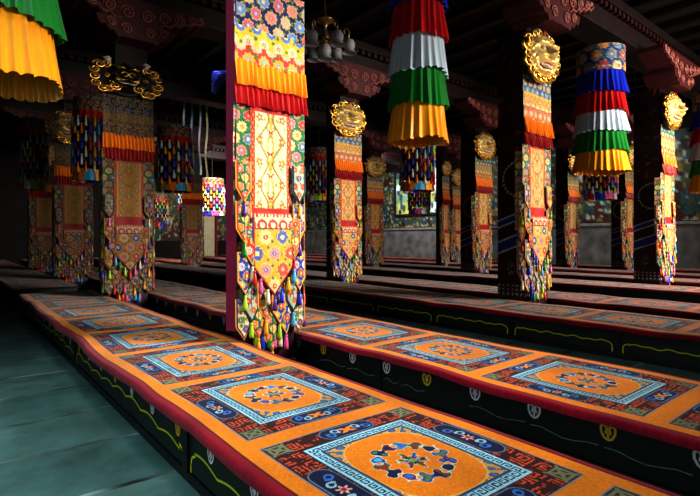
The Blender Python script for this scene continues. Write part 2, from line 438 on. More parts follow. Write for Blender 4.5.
PANEL = dict(navy=(226, 208, 160), sky=(232, 176, 120), teal=(226, 190, 130), shaded=(196, 140, 44))
def centre_col(x, z, bands="navy"):
    """figured panel, mirrored vines, red border (w .42, h .88)"""
    col = np.zeros(x.shape+(3,)); col[:] = lin(*PANEL[bands])
    ax = np.abs(x)
    vine = np.abs(ax-.065-.045*np.sin(z*17)); put(col, vine < .010, lin(176, 140, 40)); put(col, vine < .004, lin(110, 90, 30))
    st = np.abs(ax-.015-.012*np.sin(z*17+1)); put(col, st < .008, lin(196, 160, 60))
    q = np.floor(-z/.185); zc = -(q+.5)*.185
    r = np.hypot(ax-.115, z-zc); th = np.arctan2(z-zc, ax-.115)
    put(col, r < .030*(1+.3*np.cos(5*th)), lin(206, 96, 60)); put(col, r < .013, lin(240, 200, 90))
    r = np.hypot(ax, z-zc-.09); th = np.arctan2(z-zc-.09, ax)
    put(col, r < .030*(1+.3*np.cos(6*th)), lin(200, 40, 40)); put(col, r < .012, lin(235, 210, 160))
    lf = np.sin(ax*60+z*22)*np.sin(z*46); put(col, (lf > .72) & (ax < .15), lin(150, 150, 70))
    e = .21-ax; put(col, e < .050, lin(190, 34, 26))
    fr = (e < .044) & (e > .008) & (np.sin(z*95)*np.sin(e*170) > .25); put(col, fr, lin(232, 150, 60))
    put(col, (e < .053) & (e > .047), lin(240, 200, 90))
    put(col, (z > -.05) | (z < -.85), lin(190, 34, 26))
    return col*(.85+.3*noise(x*70, z*70))[..., None]
def side_col(x, z): return brocade(x, z, lin(14, 110, 74), [(220, 110, 120), (70, 130, 190), (240, 210, 140), (200, 50, 40)], .12, 4)
def val_col(x, z):
    col = np.zeros(x.shape+(3,)); col[:] = lin(226, 206, 170)
    r = np.hypot((x+5) % .105-.0525, z+.02); put(col, np.abs(r-.036) < .010, lin(200, 40, 40)); put(col, r < .014, lin(220, 150, 60))
    r2 = np.hypot((x+5.0525) % .105-.0525, z+.075); put(col, r2 < .02, lin(210, 90, 50)); put(col, z > -.012, lin(200, 60, 30))
    return col
def tongue_mesh(bands, dim):
    """broad brocade tongue ending in a point under the centre panel"""
    u, v = np.meshgrid(np.linspace(-1, 1, 45), np.linspace(0, 1, 70), indexing='ij'); w, h = .42, .66
    hw = np.where(v < .62, 1., np.maximum(0, (1-v)/.38)); X = u*w/2*np.maximum(hw, .02); Z = -h*v
    col = brocade(X, Z+.03, lin(*dict(navy=(224, 160, 30), sky=(226, 170, 70), teal=(214, 140, 50), shaded=(190, 120, 20))[bands]), [(196, 60, 44), (232, 150, 130), (40, 90, 170), (226, 200, 140)], .17, 3, (20, 100, 70))
    sc = np.hypot((X+5) % .105-.0525, Z+.065); m = v < .14
    put(col, m, lin(226, 196, 160)); put(col, m & (np.abs(sc-.036) < .011), lin(196, 40, 40)); put(col, np.abs(v-.145) < .012, lin(60, 20, 30))
    e = np.minimum(w/2-np.abs(X), (w/2*hw-np.abs(X))*.8); put(col, e < .018, lin(190, 30, 30)); put(col, e < .008, lin(20, 40, 80))
    return grid_mesh('brocade_tongue', X, -.01*np.cos(u*1.5)-.012*v, Z, col*dim)
BANDS = {
    'shaded': [((20, 34, 60), [(60, 90, 150), (110, 90, 70), (120, 70, 50)]), ((150, 110, 40), [(60, 90, 110), (180, 130, 60), (120, 60, 40)]), ((120, 50, 40), [(150, 100, 60), (60, 80, 110), (170, 140, 90)])],  # three brocade bands from the top: base colour and rosettes
    'navy': [((12, 24, 86), [(226, 150, 140), (210, 90, 110), (90, 150, 210), (206, 186, 150)]), ((226, 186, 30), [(226, 120, 110), (70, 130, 200), (226, 214, 170)]), ((204, 52, 40), [(80, 150, 210), (240, 190, 170), (226, 180, 60)])],
    'sky': [((44, 84, 140), [(90, 150, 190), (190, 200, 200), (210, 170, 110)]), ((226, 170, 60), [(240, 200, 110), (220, 130, 80), (200, 210, 200)]), ((206, 100, 80), [(236, 170, 140), (240, 210, 180), (190, 70, 60)])],
    'teal': [((26, 84, 92), [(190, 190, 170), (220, 150, 80), (80, 150, 170)]), ((200, 150, 70), [(190, 80, 60), (90, 150, 150), (230, 210, 160)]), ((190, 80, 50), [(230, 180, 90), (80, 130, 170), (240, 220, 190)])]}
def make_banner(label, bands, wing, seed, loc, tassels=True, res=.008):
    R = random.Random(seed)
    t = thing('pillar_banner', label, 'banner', loc, 0, 'brocade banners hung down the pillars')
    p = lambda n, me, m, x, y, z, rz=0: obj(n, me, m, t, (x, y, z-.23), (0, 0, rz))
    dim = .5 if bands == 'shaded' else 1.  # darker cloth for the dimly lit pillars, shade put into its colour
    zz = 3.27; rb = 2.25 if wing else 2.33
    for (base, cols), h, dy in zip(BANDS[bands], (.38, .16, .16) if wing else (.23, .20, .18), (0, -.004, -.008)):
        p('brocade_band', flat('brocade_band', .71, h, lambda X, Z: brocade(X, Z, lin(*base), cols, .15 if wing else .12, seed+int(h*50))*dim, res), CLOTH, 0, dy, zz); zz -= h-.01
    p('orange_frill', frill('orange_frill', .72, zz+.02-(rb+.16), .052, seed=seed), SAT['amber' if wing else 'orange'], 0, -.012, zz+.02)
    p('red_frill', frill('red_frill', .73, .21, .052, seed=seed+3), SAT['red' if wing else 'crimson'], 0, -.006, rb+.21)
    ph = rb+.02-1.36
    p('centre_panel', flat('centre_panel', .42, ph, lambda X, Z: centre_col(X, Z, bands)*dim, res), CLOTH, 0, .004, rb+.02)
    for sx in (-1, 1):
        p('side_panel', flat('side_panel', .16, ph+.02, lambda X, Z: side_col(X, Z)*dim, res), CLOTH, sx*.28, .008, rb+.02)
        wz = MB()
        mg = wing and sx < 0
        p('side_wing', flat('side_wing', .09 if mg else .10, 2.85 if mg else 1.05, (lambda X, Z: np.tile(lin(140, 14, 66), X.shape+(1,))) if mg else side_col, .02 if mg else res, .003), CLOTH, sx*(.366 if mg else .372), .035 if mg else .055, 3.27 if mg else 2.24, sx*(PI/2-(.70 if mg else .35)))
    p('scalloped_valance', flat('scalloped_valance', .44, .11, lambda X, Z: val_col(X, Z)*dim, res), CLOTH, 0, -.016, 1.385)
    tc = ['lime', 'blue', 'red', 'yellow', 'pink', 'cyan', 'cream', 'green', 'purple']
    def put_tab(i, w, h, x, y, z, rz=0, tz=True):
        p('pointed_tab', tab(i, w, h, dim), None, x, y, z, rz)
        if tz and tassels:
            p('tassel', tassel(R.choice(tc)), None, x, y-.02, z-h+.012)
    # strips down the sides of the centre panel
    for sx in (-1, 1):
        for k, z in enumerate((1.80, 1.47)):
            put_tab(R.choice((0, 2, 4, 1, 6)), .15, .34, sx*.28, -.014-.003*k, z)
        for k, z in enumerate((1.72, 1.36, 1.06, .86) if not (wing and sx < 0) else ()):
            put_tab(R.choice((0, 3, 6, 2)), .11, .36, sx*.358, .03, z, sx*(PI/2-.6))
    # overlapping rows of pointed tabs
    p('brocade_tongue', tongue_mesh(bands, dim), CLOTH, 0, -.042, 1.345)
    for k, (tx, tz) in enumerate(((-.2, .90), (-.14, .83), (-.07, .74), (0, .68), (.07, .74), (.14, .83), (.2, .90))):
        if tassels: p('tassel', tassel(tc[(k*2+seed) % 9]), None, tx, -.066, tz+.01)
    for r, (z, h, y) in enumerate(((1.31, .36, -.030), (1.08, .36, -.022), (.86, .36, -.014), (.70, .34, -.006))):
        xs = (-.275, -.14, 0, .14, .275) if r % 2 else (-.21, -.07, .07, .21)
        for j, x in enumerate(xs):
            if r < 2 and abs(x) < .15: continue
            zz = z+(.03 if j % 2 else -.02)
            zz -= max(0, .24-abs(x))*(.0, .12, .3, .55)[r]
            pal = {0: (4, 0, 5, 5), 1: (1, 0, 4, 3, 2, 6), 2: (6, 1, 3, 6, 2, 7), 3: (7, 3, 6, 3, 1, 2)}[r]
            put_tab(R.choice(pal), .155, h, x, y-(.003 if j % 2 else 0), zz, 0, not (r == 3 and abs(x) > .2))
    p('backing_cloth', flat('backing_cloth', .66, .96, lambda X, Z: brocade(X, Z, lin(20, 50, 60), [(190, 170, 110), (120, 160, 150), (170, 80, 60)], .12, 8)*dim, res), CLOTH, 0, .016, 1.38)
    for k in range(6): 
        if tassels: p('tassel', tassel(R.choice(tc), 1.25), None, -.15+.06*k, -.005, .40)
    return t

# ---------------------------------------------------------------- golden lion masks
GOLD = mat('gilded_metal', (234, 186, 92), rough=.30, metal=.85, noise=.25, scale=14)
GOLDA = mat('gilded_face', attr=True, rough=.40, metal=.35)
TOOTH = mat('painted_teeth', (226, 216, 200), rough=.4)
EYEW = mat('painted_eye', (220, 214, 196), rough=.3)
EYEB = mat('pupil_paint', (10, 10, 12), rough=.25)
HAIRB = mat('blue_green_hair', (30, 62, 70), rough=.5, noise=.3)
LIPR = mat('red_lip', (150, 24, 26), rough=.4)
JEWR = mat('red_jewel', (150, 20, 40), rough=.2)
def make_mask(label, loc, wide=False):
    t = thing('lion_mask', label, 'mask', loc, 0, 'gilded lion masks on the pillars')
    U, V = np.meshgrid(np.linspace(-1, 1, 61), np.linspace(-1, 1, 71), indexing='ij')
    # square lattice bent onto a disc, so the rim is a smooth outline
    Ud = U*np.sqrt(1-V*V/2); Vd = V*np.sqrt(1-U*U/2)
    X = Ud*.33*(1+.10*(Vd > 0)*Vd-.06*Vd); Z = Vd*.34
    rho = np.clip(Ud**2+Vd**2, 0, 1)
    g = lambda cx, cz, sx, sz: np.exp(-((np.abs(X)-cx)/sx)**2-((Z-cz)/sz)**2)
    g0 = lambda cx, cz, sx, sz: np.exp(-((X-cx)/sx)**2-((Z-cz)/sz)**2)
    H = .15*np.sqrt(1-rho*.98)+.055*g(.11, .135, .09, .035)+.05*g(.20, .17, .04, .05)-.045*g(.105, .065, .055, .035)
    H += .10*g0(0, -.02, .045, .055)+.05*g0(0, .07, .03, .10)+.05*g(.05, -.045, .028, .028)+.055*g(.15, -.06, .07, .055)
    H += .03*g(.09, -.12, .06, .025)-.09*g0(0, -.185, .12, .040)+.06*g0(0, -.275, .09, .035)+.035*g0(0, .22, .05, .05)
    H += .012*np.sin(X*60)*np.sin(Z*60)*(rho > .55)
    col = np.zeros(X.shape+(3,)); col[:] = lin(238, 204, 132)
    if wide: col[:] = lin(24, 18, 12)
    put(col, g0(0, -.185, .115, .036) > .45, lin(120, 12, 14)); put(col, (g(.11, .165, .09, .02) > .55), lin(40, 60, 50))
    put(col, (g(.105, .065, .06, .036) > .5), lin(90, 50, 20)); put(col, (g(.15, -.06, .07, .055) > .75), lin(240, 196, 96))
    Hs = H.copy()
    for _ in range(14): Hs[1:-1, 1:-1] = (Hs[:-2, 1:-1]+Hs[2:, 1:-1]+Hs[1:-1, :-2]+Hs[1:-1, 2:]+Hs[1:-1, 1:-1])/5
    col = col*np.clip(1+(H-Hs)*55, .10, 1.25)[..., None]  # shade in the hollows painted into the face colour, ridges lightened
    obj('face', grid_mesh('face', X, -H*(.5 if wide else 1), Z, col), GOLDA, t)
    for sx in (-1, 1):
        if wide:
            MB().tube([(sx*(.06+.05*math.cos(q)), -.10, .07+.05*math.sin(q)) for q in np.linspace(0, 5, 12)], [.018]*12, 7).build('eye', GOLD, t, True)
            MB().tube([(sx*.02, -.11, -.05), (sx*.10, -.10, -.07), (sx*.17, -.09, -.02), (sx*.2, -.08, .04)], [.012, .02, .02, .01], 7).build('cheek_scroll', GOLD, t, True)
            MB().tube([(0, -.10, -.14), (sx*.08, -.10, -.15), (sx*.15, -.09, -.12)], [.014, .016, .008], 7).build('teeth', TOOTH, t, True)
            MB().tube([(sx*.03, -.10, .2), (sx*.09, -.10, .23), (sx*.16, -.09, .2), (sx*.2, -.08, .26)], [.016, .026, .022, .008], 8).build('eyebrow', GOLD, t, True)
            continue
        e = MB().ball((sx*.105, -.125, .065), .042, 1.05, .8, .8, 14, 10).build('eye', EYEW, t, True)
        MB().ball((sx*.102, -.158, .062), .018, 1, .5, 1, 10, 6).build('pupil', EYEB, e, True)
        tt = MB()
        for k in range(1, 5): tt.lathe([(.010, 0), (.014, -.012), (.010, -.03), (0, -.034)], 7, (sx*(.012+.024*(k-1)), -.115+.004*k, -.155-.002*k))
        tt.lathe([(.016, 0), (.014, -.03), (0, -.062)], 7, (sx*.108, -.095, -.15))
        for k in range(1, 5): tt.lathe([(0, .024), (.009, .012), (.012, -.012)], 7, (sx*(.012+.023*(k-1)), -.11+.004*k, -.215+.003*k))
        tt.build('teeth', TOOTH, t, True)
        MB().ball((sx*.265, -.03, .07), .05, .5, .6, 1.2).build('ear', GOLD, t, True)
        MB().tube([(sx*.03, -.16, .12), (sx*.09, -.165, .15), (sx*.16, -.13, .165), (sx*.215, -.08, .215)], [.012, .02, .018, .006], 8).build('eyebrow', GOLD, t, True)
    if not wide: MB().tube([(.12*math.cos(a), -.118+.03*abs(math.cos(a))**2, -.185+.042*math.sin(a)) for a in np.linspace(0, 2*PI, 25)], .010, 7).build('lip', LIPR, t, True)
    def curl(cx, cz, r, sg, a0, y=-.02):
        pts, rad = [], []
        for i in range(26):
            q = i/25; a = a0+sg*q*4.2*PI*.8; rr = r*(1-.86*q)
            pts.append((cx+rr*math.cos(a), y-.05*q, cz+rr*math.sin(a))); rad.append(r*.27*(1-.45*q))
        return MB().tube(pts, rad, 7).mesh('mane_curl', True)
    ring = []
    if wide:
        for k in range(9):
            q = -PI*.95+k*PI*1.45/8
            ring.append((.33+.19*math.cos(q), -.02+.30*math.sin(q), .085+.016*(k % 2)))
        ring += [(.12, .24, .05), (.07, .17, .04), (.30, .02, .05), (.24, -.14, .05)]
    else:
        for k in range(10):
            q = -PI*.60+k*PI*1.02/9
            ring.append(((.325+.02*(k % 2))*math.cos(q), .355*math.sin(q)-.01, .078+.014*((k+1) % 2)))
        ring += [(.30, -.10, .05), (.31, .09, .05)]
    for sx in (-1, 1):
        for k, (cx, cz, r) in enumerate(ring):
            obj('mane_curl', curl(sx*cx, cz, r, sx*(1 if k % 2 else -1), .5*k+.3*sx), GOLD, t)
        if wide:
            MB().tube([(sx*.26, -.03, .30), (sx*.30, -.05, .36), (sx*.36, -.04, .42), (sx*.30, -.05, .44), (sx*.25, -.04, .40)], [.02, .045, .03, .03, .012], 8).build('pale_puff', TOOTH, t, True)
    hb = MB()
    for k in range(11):
        a = PI*.16+k*PI*.68/10
        hb.ball((.27*math.cos(a), -.02, .12+.27*math.sin(a)), .045, 1, .8, 1, 8, 6)
    if not wide: hb.build('forelock', HAIRB, t, True)
    MB().lathe([(.0, .0), (.035, .01), (.04, .04), (.02, .075), (0, .09)], 10, (0, -.05, .335)).build('jewel', JEWR, t, True)
    # dished plate behind the curls that carries them on the pillar
    pl = [(.36*math.cos(a), .40*math.sin(a)) for a in np.linspace(0, 2*PI, 33)[:-1]]
    MB().prism(pl, .0, .05).build('back_plate', mat('dark_back_plate', (24, 22, 18), rough=.5, metal=.4), t)
    return t

# ---------------------------------------------------------------- pillars with carved capitals
CARVE = mat('carved_red_wood', (84, 26, 28), rough=.55, noise=.35, scale=18, bump=.5)
CARVEL = mat('pale_red_relief', (164, 96, 84), rough=.5, noise=.3, scale=20)
BEAM = mat('dark_red_beam', (30, 9, 9), rough=.5, noise=.4, scale=6)
SHAFT = mat('painted_shaft', attr=True, rough=.4, spec=.5, noise=.15)
def shaft_mesh(w, d, h, seed, plain):
    """square shaft as four painted faces; x centred, y from 0 to d"""
    def colr(s, z, nrm):
        col = np.zeros(s.shape+(3,)); col[:] = lin(38, 6, 14)
        if plain: 
            put(col, z < .25, lin(70, 10, 30)); return col
        for zb, hh in ((1.45, .10), (1.12, .16)):
            q = z-zb-.35*s*nrm
            put(col, np.abs(q) < hh/2, lin(18, 34, 130)); put(col, np.abs(np.abs(q)-hh/2) < .010, lin(190, 200, 214))
        r = np.hypot((s-.1)*1., z-2.0); put(col, (np.abs(r-.24) < .012) & (np.sin(np.arctan2(z-2, s-.1)*26) > -.5), lin(200, 200, 190))
        for zz in (.40, .46, .52): put(col, (np.hypot((s+5) % .07-.035, z-zz) < .014), lin(196, 190, 180))
        for k in range(4):
            r = np.hypot(s+.05*(-1)**k, z-(.75+.0*k)); put(col, (np.abs(r-.05-.02*k) < .006) & (s*(-1)**k > 0), lin(130, 130, 140))
        fl = noise(s*14+seed, z*14); put(col, (fl > .80) & (z > 2.3), lin(120, 60, 40))
        return col
    Xs, Ys, Zs, Cs = [], [], [], []
    for fx in (0, 1, 2, 3):
        L = w if fx in (0, 2) else d
        s, z = np.meshgrid(np.linspace(-L/2, L/2, 26), np.linspace(0, h, 220), indexing='ij')
        if fx == 0: X, Y = s, s*0
        elif fx == 2: X, Y = -s, s*0+d
        elif fx == 1: X, Y = s*0+w/2, s+d/2
        else: X, Y = s*0-w/2, -s+d/2
        Xs.append(X); Ys.append(Y); Zs.append(z); Cs.append(colr(s, z, 1))
    return grid_mesh('shaft', Xs, Ys, Zs, Cs, smooth=False)
def scallop(w, h, n):
    """bracket outline from the top corners down to a narrow middle, with lobed lower edges"""
    P = [(-w/2, 0), (w/2, 0), (w/2, -h*.22)]
    right = []
    for k in range(n):
        x0 = w/2-(w/2-.22)*k/n; x1 = w/2-(w/2-.22)*(k+1)/n; z0 = -h*(.22+.78*k/n); z1 = -h*(.22+.78*(k+1)/n)
        for i in range(1, 7):
            q = i/6; right.append((x0+(x1-x0)*q, z0+(z1-z0)*q-.045*math.sin(PI*q)))
    P += right; P += [(-x, z) for x, z in right[::-1]]; P.append((-w/2, -h*.22))
    return P
def make_pillar(label, w, d, loc, plain, seed=0):
    t = thing('hall_pillar', label, 'pillar', loc, 0, None)
    obj('shaft', shaft_mesh(w, d, 4.06, seed, plain), SHAFT, t)
    MB().box(-w/2-.01, w/2+.01, -.03, d+.03, 0, .12, .01).build('stone_base', mat('pillar_base_stone', (70, 66, 64), rough=.8, noise=.2), t)
    cp = MB().prism([(x, z+4.64) for x, z in scallop(2.05, .36, 5)], -.30, .12)
    cap = cp.build('carved_capital', CARVE, t)
    c2 = MB().prism([(x, z+4.30) for x, z in scallop(1.1, .25, 3)], -.33, .20).build('lower_capital', CARVE, t)
    rel = MB()
    for sx in (-1, 1):
        for cx, cz, r in ((.82, 4.54, .075), (.60, 4.50, .085), (.38, 4.46, .09), (.14, 4.42, .10), (.36, 4.22, .07), (.16, 4.17, .08), (.94, 4.60, .035)):
            yy = -.31 if cz > 4.3 else -.34
            pts = [(sx*(cx+r*(1-.8*i/18)*math.cos(i*.62)), yy, cz+r*(1-.8*i/18)*math.sin(i*.62)) for i in range(19)]
            rel.tube(pts, .013, 5)
        rel.tube([(sx*x, -.315, z+4.66) for x, z in scallop(2.0, .34, 5) if x > 0 and z < -.05], .014, 5)
    rel.build('scroll_carving', CARVEL, cap, True)
    return t

# b, a, shaft width, shaft depth, plain, z lift, bands, pillar label, banner label, mask label
PIL = [
    (2.10, 3.65, .46, .24, True, 0., 'navy', 'main', 'largest brocade banner nearest the camera, with navy rosette band and magenta side strip', None, 'pillar behind the largest banner, nearest the camera'),
    (2.10, 7.75, .46, .30, True, 0., 'shaded', 'left', 'dim brocade banner on the aisle-side pillar left of the largest banner, under wide gilt scrolls', 'wide dark mask of gilt scrolls on the aisle-side pillar left of the largest banner', 'dim pillar left of the largest banner, second along the stone aisle'),
    (2.10, 11.85, .46, .30, True, 0., 'shaded', 'left2', 'dim banner on the third pillar along the stone aisle', 'small dim gilded mask on the third pillar along the stone aisle', 'dim third pillar along the stone aisle'),
    (2.10, 15.95, .46, .30, True, 0., 'shaded', 'left3', 'dark banner on the fourth pillar along the stone aisle, at the far left', 'faint gilded mask on the fourth pillar along the stone aisle, at the far left', 'dark fourth pillar along the stone aisle, at the far left'),
    (6.30, 3.62, .53, .46, False, .10, 'sky', 'right', 'bright sky-blue topped banner right of centre, between the two five-colour hangings', 'bright gilded lion mask right of centre, between the two five-colour hangings', 'maroon pillar right of centre with blue slanting bands, its banner between the five-colour hangings'),
    (6.30, 7.75, .50, .46, False, .05, 'sky', 'mid', 'bright banner just right of the largest banner, below the hanging lamp', 'gilded lion mask just right of the largest banner, below the hanging lamp', 'dark pillar just right of the largest banner, below the hanging lamp'),
    (6.30, 15.95, .48, .40, True, .0, 'shaded', 'back', 'distant banner between the dim left banner and the largest banner', None, 'distant pillar between the dim left pillar and the largest banner'),
    (10.85, 3.50, .62, .46, False, .10, 'teal', 'farright', 'bright banner at the far right edge, beside the last five-colour hanging', 'gilded lion mask at the far right edge, beside the last five-colour hanging', 'maroon pillar with blue bands at the far right edge'),
    (10.85, 7.75, .62, .46, False, .05, 'teal', 'midright', 'bright banner under a gilded mask just left of the maroon pillar right of centre', 'gilded lion mask left of the maroon pillar right of centre, on the farther pillar', 'dark pillar beyond the third bench, left of the maroon pillar right of centre'),
    (10.85, 11.95, .62, .46, False, .0, 'sky', 'midback', 'small banner second to the right of the largest banner, beside the bright far window', 'small gilded mask second to the right of the largest banner, beside the bright far window', 'distant pillar left of the bright far window'),
    (15.2, 7.52, .50, .40, False, .0, 'teal', 'rback', 'small dim banner behind the yellow skirt of the right five-colour hanging, its left side', 'small dim gilded mask partly behind the right five-colour hanging', 'distant dark pillar seen under the right five-colour hanging, left one'),
    (15.2, 5.86, .40, .40, False, .0, 'teal', 'rback2', 'small dim banner between the right five-colour hanging and the maroon far right pillar', 'small gilded mask between the right five-colour hanging and the maroon far right pillar', 'distant pillar just left of the maroon far right pillar'),
    (12.95, 10.75, .30, .26, True, .0, 'sky', 'slim', 'slim distant banner just right of the bright far window, left of another small banner', 'tiny gilded mask just right of the bright far window', 'slim distant pillar just right of the bright far window'),
    (15.2, 12.0, .50, .40, False, .0, 'sky', 'cback', 'small dim banner right of the bright far window, nearer the dark pillar', 'small dim gilded mask right of the bright far window, nearer the dark pillar', 'distant dark pillar right of the bright far window'),
]
proto = {}; mask0 = None
for b, a, w, d, plain, dz, bands, nm, lb, lm, lp in PIL:
    make_pillar(lp, w, d, (b+(.05 if b < 3 else .07 if b < 7 else 0), a+.04, 0), plain, len(proto))
    if nm in ('main',): t = make_banner(lb, bands, True, 11, (b+.025, a, .23+dz), res=.0065); t.scale = (.95, 1, 1)
    else:
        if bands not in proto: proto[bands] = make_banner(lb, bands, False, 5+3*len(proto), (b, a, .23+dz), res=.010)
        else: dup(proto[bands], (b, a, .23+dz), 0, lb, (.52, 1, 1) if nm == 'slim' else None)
    if lm:
        sc = (1.18, 1, .66) if nm == 'left' else (.6, .7, .6) if nm == 'slim' else (1.12, 1, .83)
        z = (3.52 if nm == 'left' else 3.53)+dz
        if nm == 'left': make_mask(lm, (b-.06, a-.09, z-.02), True).scale = (.86, 1, .60)
        elif mask0 is None: mask0 = make_mask(lm, (b-.09, a-.09, z)); mask0.scale = sc
        else: dup(mask0, (b-.09, a-.09, z), 0, lm, sc)

# ---------------------------------------------------------------- hanging five-colour canopies
def skirt_mesh(r, h, pleats, seed, flare=.17):
    n = pleats*8; t = np.linspace(0, 2*PI, n, endpoint=False); v = np.linspace(0, 1, 12)
    V, T = np.meshgrid(v, t, indexing='ij')
    ph = T*pleats+1.8*noise(T*4+seed, T*0+seed)
    am = .6+.8*noise(T*6+seed, T*0)
    R = r*(.94+flare*V**1.3)+.027*am*(.35+.65*V)*(1-2*np.abs(np.sin(ph/2))**.8)+.012*V*np.sin(T*5+seed)
    Z = -h*V*(1+.035*np.sin(T*3+seed)+.02*np.sin(ph))
    return grid_mesh('cloth_skirt', R*np.cos(T), R*np.sin(T), Z, cyc=True)
def ring_cloth(name, r, h, fn, n=72):
    v = np.linspace(0, h, max(4, int(h/.012))); t = np.linspace(0, 2*PI, n, endpoint=False)
    V, T = np.meshgrid(v, t, indexing='ij')
    return grid_mesh(name, r*np.cos(T), r*np.sin(T), -V, fn(T*r, -V), cyc=True)
def hang_top(t, r, ztop, zbase):
    MB().lathe([(0, .0), (r*.98, 0), (r, -.02), (r, -.03)], 36, (0, 0, zbase)).build('top_disc', BEAM, t, True)
    MB().tube([(0, 0, zbase), (0, 0, ztop)], .012, 6).build('hanging_cord', mat('dark_cord', (40, 30, 24), rough=.8), t)
def tiered(label, b, a, zbot, r, pitch, tiers, ztop=5.2):
    t = thing('tiered_hanging', label, 'hanging', (b, a, zbot), 0, 'five-colour skirted hangings over the aisles')
    order = ['yellow', 'green', 'white', 'red', 'blue'][:tiers]
    L = pitch*1.2
    for k, c in enumerate(order):
        obj(c+'_skirt', skirt_mesh(r*(.97-.012*k), L, int(24*r/.36), k*3+int(b)), SAT[c], t, (0, 0, k*pitch+L))
    z = (tiers-1)*pitch+L
    me = ring_cloth('brocade_band', r*.93, .44, lambda X, Z: brocade(X, Z, lin(22, 60, 130), [(220, 140, 60), (210, 190, 150), (190, 60, 50), (70, 140, 180)], .24, 2))
    obj('brocade_band', me, CLOTH, t, (0, 0, z+.40))
    hang_top(t, r*.93, ztop-zbot, z+.40)
    return t
tiered('green and yellow skirted hanging at the top left, over the stone floor', .27, 4.83, 2.40, .46, .44, 4)
tiered('five-colour skirted hanging right of centre top, cut off by the top of the photo', 4.42, 4.10, 2.33, .335, .40, 5)
tiered('five-colour skirted hanging right of the bright lion mask, with brocade band on top', 8.90, 3.92, 2.33, .42, .335, 5)
tiered('five-colour skirted hanging cut off by the right edge of the photo', 12.45, 3.12, 2.16, .45, .330, 5)

def tassel_canopy(label, b, a, zbot, r, h, seed, ztop=5.2):
    R = random.Random(seed)
    t = thing('tassel_hanging', label, 'hanging', (b, a, zbot), 0, 'dark cylinders hung with coloured tassels')
    obj('brocade_band', ring_cloth('brocade_band', r, .26, lambda X, Z: brocade(X, Z, lin(40, 40, 60), [(190, 110, 50), (120, 130, 150), (170, 50, 50)], .15, seed)), CLOTH, t, (0, 0, h))
    obj('red_skirt', skirt_mesh(r*1.02, .18, 16, seed, .06), SAT['red'], t, (0, 0, h-.22))
    me = ring_cloth('net_cylinder', r*.95, h-.62, lambda X, Z: np.where((np.abs(np.sin(X*18+Z*18))*np.abs(np.sin(X*18-Z*18)) < .18)[..., None], lin(120, 90, 40), lin(16, 16, 18)), 60)
    obj('net_cylinder', me, CLOTH, t, (0, 0, h-.34))
    tc = ['lime', 'blue', 'red', 'yellow', 'pink', 'cyan', 'cream', 'white', 'purple', 'orange']
    rows = 7; n = 13
    for i in range(rows):
        z = h-.36-(h-.70)*i/(rows-1)
        for k in range(n):
            a_ = 2*PI*(k+.5*(i % 2))/n
            obj('tassel', tassel(R.choice(tc), 1.6), None, t, (r*1.04*math.cos(a_), r*1.04*math.sin(a_), z))
    sk = ['yellow', 'red', 'blue', 'pink', 'white', 'lime', 'orange', 'cyan']
    m = 10
    for k in range(m):
        t0, t1 = 2*PI*k/m, 2*PI*(k+.93)/m
        T, V = np.meshgrid(np.linspace(t0, t1, 8), np.linspace(0, 1, 6), indexing='ij')
        rr = r*(1.0+.05*V)+.006*np.sin(T*60)
        obj('hem_flap', grid_mesh('hem_flap', rr*np.cos(T), rr*np.sin(T), .20*(1-V)), SAT[sk[(k+seed) % 8]], t)
    hang_top(t, r, ztop-zbot, h)
    return t
TC0 = tassel_canopy('dark tassel-hung cylinder under the central five-colour hanging', 8.6, 8.0, 2.30, .38, 1.55, 1)
def tc(label, b, a, z, s=1., rz=0.): return dup(TC0, (b, a, z), rz, label, (s, s, (5.2-z)/(5.2-2.30) if False else 1))
tc('dark tassel-hung cylinder just right of the wide gilt-scroll mask', 4.3, 12.0, 2.32, 1.05, .7)
tc('dark tassel-hung cylinder between the largest banner and the next banner to its right', 8.6, 12.0, 2.30, 1., 1.3)
tc('small tassel-hung cylinder low in front of the bright far window', 12.9, 11.9, 2.05, .95, 2.2)
tc('tassel-hung cylinder left of the wide gilt-scroll mask, bright flaps at its hem', 2.1, 10.3, 2.25, .76, .4)
tc('tassel-hung cylinder at the far left beside the third aisle pillar', 1.5, 12.8, 2.25, .64, 1.9)
tc('dim tassel-hung cylinder below the right five-colour hanging', 13.35, 5.88, 2.2, 1., 2.6)
tc('bright distant tassel-hung cylinder left of the largest banner', 8.6, 19.6, 2.15, 1.25, 3.0)

tc('bright distant tassel-hung cylinder behind the thin pale ribbons', 7.45, 19.2, 2.15, 1.0, 4.1)
tc('small bright tassel-hung cylinder low beside the right edge of the dim left banner', 7.8, 23.8, 1.75, 1.0, 5.2)
# ---------------------------------------------------------------- bright ribbons in the distance
RIB = mat('ribbon_cloth', (200, 214, 224), rough=.6)
for k, (lab, x, c) in enumerate((('pale narrow ribbon hanging left of the largest banner, leftmost of four', 0, 'white'), ('pale blue ribbon second from the left among four beside the largest banner', .42, 'cyan'),
                                 ('pale ribbon third from the left among four beside the largest banner', .86, 'white'), ('pale ribbon nearest the largest banner among four thin ones', 1.25, 'cream'))):
    X, Z = np.meshgrid(np.linspace(-.03, .03, 5), np.linspace(0, -1.95-.12*k, 40), indexing='ij')
    o = obj('hanging_ribbon', grid_mesh('hanging_ribbon', X+.02*np.sin(Z*3+k), .03*np.sin(Z*5+k), Z), SAT[c], None, (5.15+x*.62, 13.6+.1*k, 5.22))
    tag(o, lab, 'ribbon', 'thin ribbons hanging in the distance')

